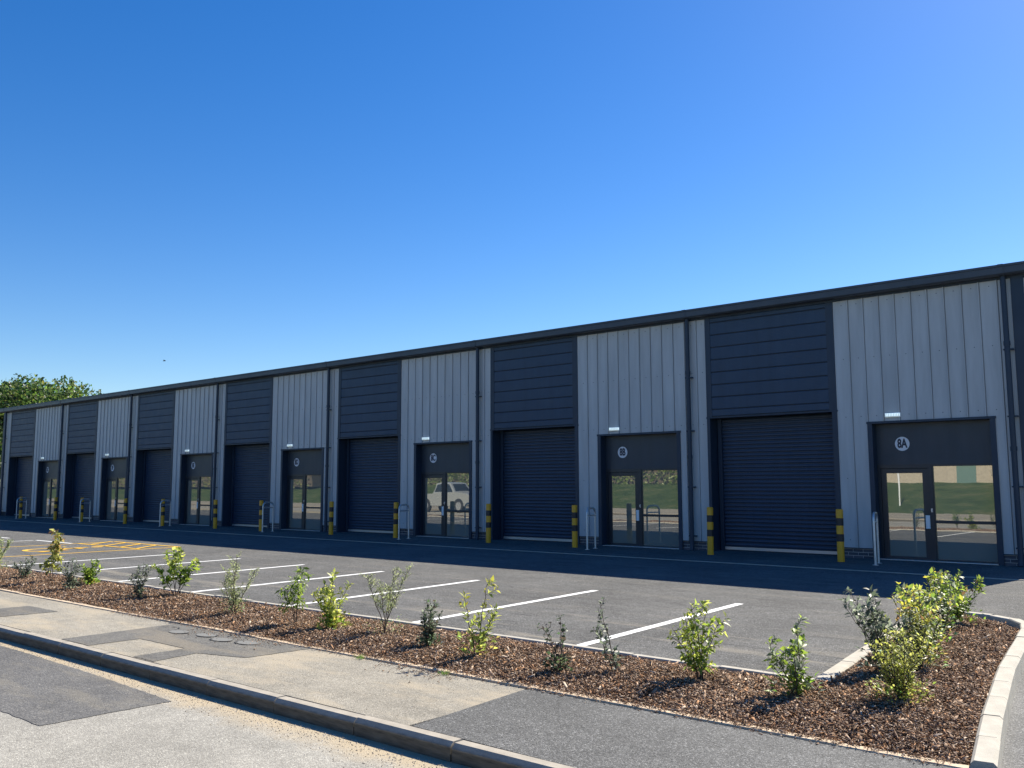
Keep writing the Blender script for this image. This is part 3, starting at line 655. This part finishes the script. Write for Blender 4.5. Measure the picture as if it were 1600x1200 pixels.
SH = [
 (-19.58, -13.75, 0.62, 0.38, 'pale small leaved shrub cut by the left edge of the photograph', PALE, dict(ll=0.037, stems=6, twigs=14, per=18, low=200)),
 (-17.3, -14.1, 0.36, 0.29, 'low grey green shrub just left of the curled yellow green sapling', GREYG, dict(ll=0.041, stems=7, twigs=5, per=9, low=60)),
 (-16.1, -14.12, 0.88, 0.14, 'curled yellow green sapling on one thin stem, tallest at the far left', OLIVE, dict(ll=0.089, lw=.6, stems=2, twigs=9, per=9, bare=.28, tip=BRONZE, droop=.6)),
 (-14.85, -14.35, 0.47, 0.17, 'dark grey green bushy shrub between the curled sapling and a bright low shrub', GREYG, dict(ll=0.044, stems=5, twigs=6, per=9, low=120)),
 (-15.3, -13.85, 0.38, 0.25, 'low bright green shrub right of the dark grey green one', BRT, dict(ll=0.063, stems=7, twigs=6, per=8, low=70)),
 (-12.9, -14.2, 0.49, 0.24, 'sparse grey leaved shrub alone before a bay line', GREYG, dict(ll=0.044, stems=7, twigs=5, per=8, low=60)),
 (-12.73, -13.7, 0.68, 0.37, 'bright green broad shrub with several bare stems at its foot', BRT, dict(ll=0.074, lw=.6, stems=6, twigs=6, per=9, bare=.38, tip=LIME)),
 (-10.37, -14.25, 0.73, 0.26, 'pale feathery shrub left of the slender drooping sapling', PALE, dict(ll=0.031, lw=.35, stems=5, twigs=15, per=16, bare=.2, low=240)),
 (-8.97, -14.3, 0.69, 0.31, 'slender sapling with drooping narrow leaves, mid bed', BRT, dict(ll=0.074, lw=.33, stems=4, twigs=7, per=8, bare=.42, droop=.7)),
 (-8.39, -14.2, 0.62, 0.24, 'yellow green leaning shrub with dense foot beside the drooping sapling', LIME, dict(ll=0.063, lw=.55, stems=5, twigs=7, per=9, bare=.1, low=130, lean=(-.12, 0))),
 (-7.62, -14.1, 0.7, 0.34, 'pale wispy fine leaved shrub on a thin bare stem', PALE, dict(ll=0.027, lw=.38, stems=5, twigs=15, per=15, bare=.45, low=140)),
 (-6.78, -14.25, 0.45, 0.19, 'dark grey green compact shrub standing right of the wispy one', GREYG+DARK, dict(ll=0.044, stems=6, twigs=7, per=9, low=160)),
 (-5.97, -14.4, 0.73, 0.26, 'bright yellow sapling with two slanting stems and large leaves', LIME, dict(ll=0.061, lw=.52, stems=3, twigs=6, per=7, bare=.15, low=60, lean=(.12, 0), tip=GOLD)),
 (-4.95, -14.45, 0.51, 0.18, 'sparse dark shrub with round purple leaves on a bushy foot', DARK, dict(ll=0.037, lw=.85, stems=4, twigs=4, per=4, low=150)),
 (-4.5, -14.2, 0.6, 0.07, 'thin grey leaved shrub leaning left on a single stem', GREYG, dict(ll=0.041, lw=.7, stems=2, twigs=7, per=7, lean=(-.2, -.02), low=20)),
 (-3.81, -14.0, 0.66, 0.26, 'bright green bushy shrub with drooping leaves at the bed middle right', BRT+LIME, dict(ll=0.063, lw=.5, stems=6, twigs=7, per=8, bare=.22, droop=.35, tip=LIME)),
 (-2.98, -14.0, 0.6, 0.26, 'broad leaved green shrub near the inner corner of the island', BRT+GREYG[:2], dict(ll=0.063, lw=.5, stems=5, twigs=6, per=8, bare=.1, low=80)),
 (-2.28, -13.7, 0.52, 0.33, 'yellow olive small leaved shrub at the front of the island', OLIVE+LIME[:1], dict(ll=0.031, lw=.5, stems=12, twigs=10, per=10, low=400)),
 (-2.72, -12.7, 0.69, 0.28, 'grey green large leaved shrub on the left edge of the island', GREYG, dict(ll=0.063, lw=.55, stems=8, twigs=7, per=7, lean=(-.1, 0), low=120)),
 (-2.55, -12.3, 0.67, 0.30, 'olive green shrub with bronze tips in the island middle', OLIVE+GREYG[:2], dict(ll=0.048, lw=.5, stems=10, twigs=8, per=7, tip=GOLD+BRONZE, low=240)),
 (-2.87, -10.9, 0.73, 0.33, 'tall shrub with golden tips towards the back of the island', BRT+GREYG[:2], dict(ll=0.059, lw=.5, stems=9, twigs=8, per=8, bare=.15, tip=GOLD, low=120)),
 (-3.0, -9.3, 0.58, 0.40, 'dense green shrub furthest back on the island', BRT, dict(ll=0.056, lw=.5, stems=10, twigs=8, per=8, bare=.2, tip=BRT+BRONZE[:1], low=80)),
 (-2.78, -11.55, 0.62, 0.28, 'low yellow green shrub between the olive and golden tipped shrubs on the island', BRT+LIME, dict(ll=.055, lw=.5, stems=8, twigs=8, per=8, low=120)),
 (-2.98, -10.0, 0.65, 0.28, 'mixed dark and light green shrub just before the rearmost island shrub', GREYG+BRT, dict(ll=.06, lw=.5, stems=7, twigs=8, per=8, low=80)),
]
for i, (x, y, h, r, lab, cols, kw) in enumerate(SH): shrub(x, y, h, r, lab, cols, seed=i*13+5, **kw)
# plants further along the bed, left of the frame
random.seed(99)
def tuft(x, y, lab):
    items = []
    for _ in range(60):
        a = random.uniform(0, 6.28); d = Vector((math.cos(a)*.5, math.sin(a)*.5, 1)).normalized()
        items.append((Vector((random.gauss(0, .03), random.gauss(0, .025), 0)), d, rv(1).normalized(), random.uniform(.02, .06), .005, (random.uniform(.08, .14), .17, .04)))
    root = empty('weed_tuft', (x, y, 0)); tag(root, lab, 'weed'); link('foliage', leaves_mesh(items), root)
tuft(-6.9, -15.06, 'small green weed tuft at the bed edging below the wispy shrub'); tuft(-5.75, -15.08, 'small weed tuft by the edging near where the dark pavement starts')

# ---------------------------------------------------------------- trees
def tree(x, y, h, cr, label, cols, n=9000, leaf=.26, seed=1, trunk_h=.3, blobs=26, cz=None, group='trees beyond the building'):
    random.seed(seed); r = np.random.default_rng(seed); root = empty('tree', (x, y, 0)); tag(root, label, 'tree', group)
    mb = MB(); th = h*trunk_h; mb.tube([(0, 0, -.3), (.05, 0, th*.5), (0, .1, th), (.1, 0, h*.7)], [.32, .24, .2, .06], 10)
    items = []; cl = []
    for i in range(blobs):
        d = Vector(r.normal(0, 1, 3)).normalized(); q = r.uniform(.35, 1)**.6
        c = Vector((d.x*cr*q*.86, d.y*cr*q*.86, th+(h-th)*(.5+.42*d.z*q))); br = cr*r.uniform(.2, .4); cl.append((c, br, r.uniform(.75, 1.25)))
        mb.tube([(0, 0, th*.9), tuple(c*.5+Vector((0, 0, th*.4))), tuple(c)], [.09, .06, .02], 6)
    for j in range(n):
        c, br, k = cl[j % blobs]; d = Vector(r.normal(0, 1, 3)).normalized(); p = c+d*br*r.uniform(.35, 1.12)**.5; p.z = p.z if p.z > th*.7 else th*.7+abs(p.z-th*.7)*.3
        dd = (d+rv(.7)).normalized(); l = leaf*r.uniform(.5, 1.2); cc = random.choice(cols)
        items.append((p, dd, (d+rv(.6)).normalized(), l, l*.7, tuple(v*k*random.uniform(.8, 1.2) for v in cc)))
    mb.build('trunk', BARK, root, True); link('crown', leaves_mesh(items), root)
TG = [(.045, .08, .018), (.075, .12, .026), (.12, .16, .04), (.025, .05, .014)]
tree(-94, 13, 11.9, 5.8, 'large green tree at the left edge of the photograph', TG, 15000, .34, 3, blobs=40)
tree(-83, 12, 11.2, 5.0, 'rounded green tree whose top shows above the far roof end', TG, 15000, .32, 4, blobs=40)
tree(-74, 13, 9.75, 4.6, 'lower bushy tree rising behind the roof right of the rounded one', TG, 12000, .30, 5, blobs=34)
tree(-76, 24, 10.2, 3.4, 'smallest tree top peeping over the roof at the left', TG, 8000, .3, 6, blobs=26)
tree(-74, 3.5, 6.6, 3.4, 'dark green tree beside the far end wall of the building', TG, 9000, .26, 9, trunk_h=.15, blobs=30)
tree(-60.5, 30, 11.72, 2.6, 'tree showing only a sprig above the middle of the roof', TG, 3500, .3, 11, blobs=16)
# opposite side of the street, seen in the door glass
for i, (x, y, h, c) in enumerate([(-38, -50, 7, 4), (-60, -48, 8, 4.5), (-78, -46, 9, 5), (-95, -50, 8, 5), (-120, -48, 10, 6), (-145, -50, 10, 6), (-24, -58, 9, 5)]):
    tree(x, y, h+2, c, ['broad', 'rounded', 'tall', 'spreading', 'large', 'distant large', 'high'][i]+' tree on the grass bank across the street, reflected in the door glass', TG+PALE[:1], 3500, .45, 20+i, blobs=18, group='trees across the street')
def hedge(x0, x1, y, h, label, cols, n=9000):
    items = []; r = random.Random(int(x0)); root = empty('hedge', ((x0+x1)/2, y, 1.6)); tag(root, label, 'hedge')
    for _ in range(n):
        px = r.uniform(x0, x1)-(x0+x1)/2; a = r.uniform(0, math.pi); rr = r.uniform(.8, 1.1)*(1+.15*math.sin(px*.9)+.1*math.sin(px*2.3))
        p = Vector((px, math.cos(a)*1.2*rr, math.sin(a)*h*rr)); d = Vector((r.gauss(0, .6), math.cos(a), math.sin(a))).normalized()
        cc = r.choice(cols); k = r.uniform(.6, 1.3); items.append((p, (d+rv(.5)).normalized(), (d+rv(.5)).normalized(), r.uniform(.2, .4), .22, tuple(v*k for v in cc)))
    link('foliage', leaves_mesh(items), root)
    mb = MB(); mb.box(-(x1-x0)/2, (x1-x0)/2, -.7, .7, 0, h*.75); mb.build('branch_core', BARK, root)
hedge(-75, -32, -43, 2.6, 'light green hedge across the street, reflected in door 8B', PALE+BRT[:1], 12000)
hedge(-170, -80, -40, 3.4, 'long tall hedge across the street, reflected in the far doors', OLIVE+PALE, 14000)

# outbuilding across the street
ob = empty('outbuilding', (-20, -46, 1.7)); tag(ob, 'tan rendered outbuilding with a green door, seen mirrored in door 8A', 'building')
mb = MB(); mb.box(-11, 11, -4, 4, -.4, 3.0); mb.build('wall', RENDER, ob)
mb = MB(); mb.ext([(-4.3, 2.95), (4.3, 2.95), (4.3, 3.1), (0, 4.9), (-4.3, 3.1)], -11.3, 11.3); mb.build('roof', ROOFT, ob)
mb = MB(); mb.box(4.2, 5.4, 4.0, 4.06, 0, 2.2); mb.build('door', GREEND, ob)
for x in (-8, -4, 0):
    mb = MB(); mb.box(x, x+1.2, 4.0, 4.05, 1.0, 2.1); wf = mb.build('window', LWHITE, ob); mb = MB(); mb.box(x+.08, x+1.12, 4.05, 4.07, 1.08, 2.02); mb.build('pane', CGLASS, wf)
for i in range(7):
    for j in range(5):
        mb = MB(); x = 6.2+i*.42+(j % 2)*.2; mb.box(x, x+.4, 4.0, 4.04+random.uniform(0, .03), j*.3, j*.3+.28); mb.build('stone', STONE, ob)
mb = MB(); mb.tube([(0, 0, 0), (0, 0, 2.4)], .05, 10); o = mb.build('marker_post', LWHITE, None, loc=(-17.3, -35, .3)); tag(o, 'thin white post on the grass bank, mirrored in the 8A door leaf', 'post')

# ---------------------------------------------------------------- vehicles
def vehicle(name, loc, rz, L_, Wd, prof, paint, label, cat, wheels, wr, glassq, lampz):
    """prof: side outline (x,z) clockwise; half width narrows above the waist"""
    root = empty(name, loc, rz); tag(root, label, cat); hw = Wd/2; waist = max(lampz+.25, 1.0)
    def half(z): return hw*(1-.13*max(0, (z-waist))/.8) if z > waist else hw*(1-.05*max(0, (.5-z)))
    n = len(prof); mb = MB(); vs = [(x, -half(z)+.05, z) for x, z in prof]+[(x, -half(z), z) for x, z in prof]  # bevel rows
    rows = []
    for s, ins in ((-1, .07), (-1, 0), (1, 0), (1, .07)):
        cx = sum(p[0] for p in prof)/n; cz = sum(p[1] for p in prof)/n
        rows.append([(cx+(x-cx)*(1-ins*.35), s*(half(z)-(0.0 if ins else ins*.0)), cz+(z-cz)*(1-ins*.6)) if ins else (x, s*(half(z)-.05), z) for x, z in prof])
    V = [p for r_ in rows for p in r_]; fs = [(r_*n+i, r_*n+(i+1) % n, (r_+1)*n+(i+1) % n, (r_+1)*n+i) for r_ in range(3) for i in range(n)]
    fs += [tuple(range(n))[::-1], tuple(3*n+i for i in range(n))]; mb.add(V, fs); mb.build('body', paint, root)
    for s in (-1, 1):
        for q in glassq:
            mb = MB(); pts = [(x, s*(half(z)+.006), z) for x, z in q]; pts2 = [(x, s*(half(z)-.03), z) for x, z in q]; m_ = len(q)
            mb.add(pts+pts2, [tuple(range(m_)), tuple(range(m_, 2*m_))]+[(i, (i+1) % m_, m_+(i+1) % m_, m_+i) for i in range(m_)]); mb.build('side_window', CGLASS, root)
        mb = MB(); mb.box(prof_max-.12, prof_max+.02, s*hw*.62-.16, s*hw*.62+.16, lampz-.08, lampz+.1); mb.build('headlight', LAMP, root)
        for wx in wheels:
            mb = MB(); mb.tube([(wx, s*(hw-.24), wr), (wx, s*(hw+.012), wr)], wr, 28); t = mb.build('wheel', TYRE, root, True)
            mb = MB(); mb.tube([(wx, s*(hw+.012), wr), (wx, s*(hw+.03), wr)], wr*.6, 20); mb.build('rim', ALU, t)
            mb = MB(); a0 = [(wx+math.cos(math.radians(a))*(wr+.07), wr+math.sin(math.radians(a))*(wr+.07)) for a in range(0, 181, 20)]
            a1 = [(wx+math.cos(math.radians(a))*(wr+.005), wr+math.sin(math.radians(a))*(wr+.005)) for a in range(0, 181, 20)]
            vs = [(x, s*(hw+.02), z) for x, z in a0+a1]+[(x, s*(hw-.1), z) for x, z in a0+a1]; k = len(a0)
            mb.add(vs, [(i, i+1, k+i+1, k+i) for i in range(k-1)]+[(i, 2*k+i, 2*k+i+1, i+1) for i in range(k-1)]+[(k+i, k+i+1, 3*k+i+1, 3*k+i) for i in range(k-1)]); mb.build('wheel_arch', TYRE, root)
    (xa, za), (xb, zb_) = wind; nx, nz = (za-zb_), (xb-xa); q_ = math.hypot(nx, nz); ox, oz = nx/q_*.012, nz/q_*.012
    mb = MB(); vs = [(xa+ox, -hw*.68, za+oz), (xa+ox, hw*.68, za+oz), (xb+ox, hw*.78, zb_+oz), (xb+ox, -hw*.78, zb_+oz)]; vs += [(x-ox*3, y, z-oz*3) for x, y, z in vs]
    mb.add(vs, [(0, 1, 2, 3), (7, 6, 5, 4), (0, 4, 5, 1), (1, 5, 6, 2), (2, 6, 7, 3), (3, 7, 4, 0)]); mb.build('windscreen', CGLASS, root)
    mb = MB(); mb.box(prof_max-.05, prof_max+.06, -hw*.92, hw*.92, .42, .62); mb.build('bumper', TYRE, root)
    mb = MB(); mb.box(prof_max-.02, prof_max+.015, -hw*.42, hw*.42, .70, .90); mb.build('grille', TYRE, root)
    return root
prof_max = 2.55; wind = ((.74, 1.73), (1.12, 1.29))
pk = vehicle('pickup_truck', (-43.3, -23.2, -.12), 0, 5.1, 1.85, [(-2.5, .45), (-2.52, 1.1), (-.95, 1.12), (-.85, 1.15), (-.6, 1.78), (.1, 1.84), (.7, 1.78), (1.15, 1.25), (2.3, 1.12), (2.5, 1.0), (2.55, .5), (2.2, .35), (-2.2, .35)],
        CARP, 'silver four by four pickup parked across the street, mirrored in door 8C', 'pickup truck', (-1.55, 1.6), .38,
        [[(-.72, 1.22), (-.5, 1.7), (.02, 1.74), (.02, 1.22)], [(.1, 1.22), (.1, 1.74), (.62, 1.7), (.98, 1.25)]], .92)
pk.scale = (1, 1, 1.1)
prof_max = 2.75; wind = ((1.56, 2.31), (2.05, 1.53))
vehicle('white_van', (-81.5, 7.4, 0), math.radians(-20), 5.5, 2.0, [(-2.7, .4), (-2.72, 2.35), (-2.6, 2.5), (1.2, 2.5), (1.5, 2.4), (2.1, 1.45), (2.65, 1.2), (2.75, .9), (2.75, .45), (2.4, .35), (-2.4, .35)],
        VANP, 'white van parked beyond the left end of the building', 'van', (-1.8, 1.75), .35, [[(.95, 1.45), (.95, 2.15), (1.45, 2.15), (1.95, 1.45)]], .95)

# ---------------------------------------------------------------- bird over the roof
bd = empty('bird', (-52.0, 7.08, 9.39)); bd.scale = (.45, .45, .45); bd.rotation_euler = (0, 0, .7); tag(bd, 'small dark bird flying in the blue sky above the roof', 'bird')
mb = MB(); mb.tube([(-.22, 0, 0), (-.1, 0, .01), (0, 0, .02), (.12, 0, .03), (.2, 0, .02)], [.01, .045, .06, .04, .008], 8); mb.build('body', BLK, bd, True)
for s in (-1, 1):
    mb = MB(); mb.add([(.08, s*.03, .03), (.1, s*.25, .14), (-.02, s*.5, .08), (-.08, s*.22, .1), (-.06, s*.03, .03), (.02, s*.2, .1)], [(0, 1, 5), (1, 2, 5), (2, 3, 5), (3, 4, 5), (4, 0, 5)]); mb.build('wing', BLK, bd)
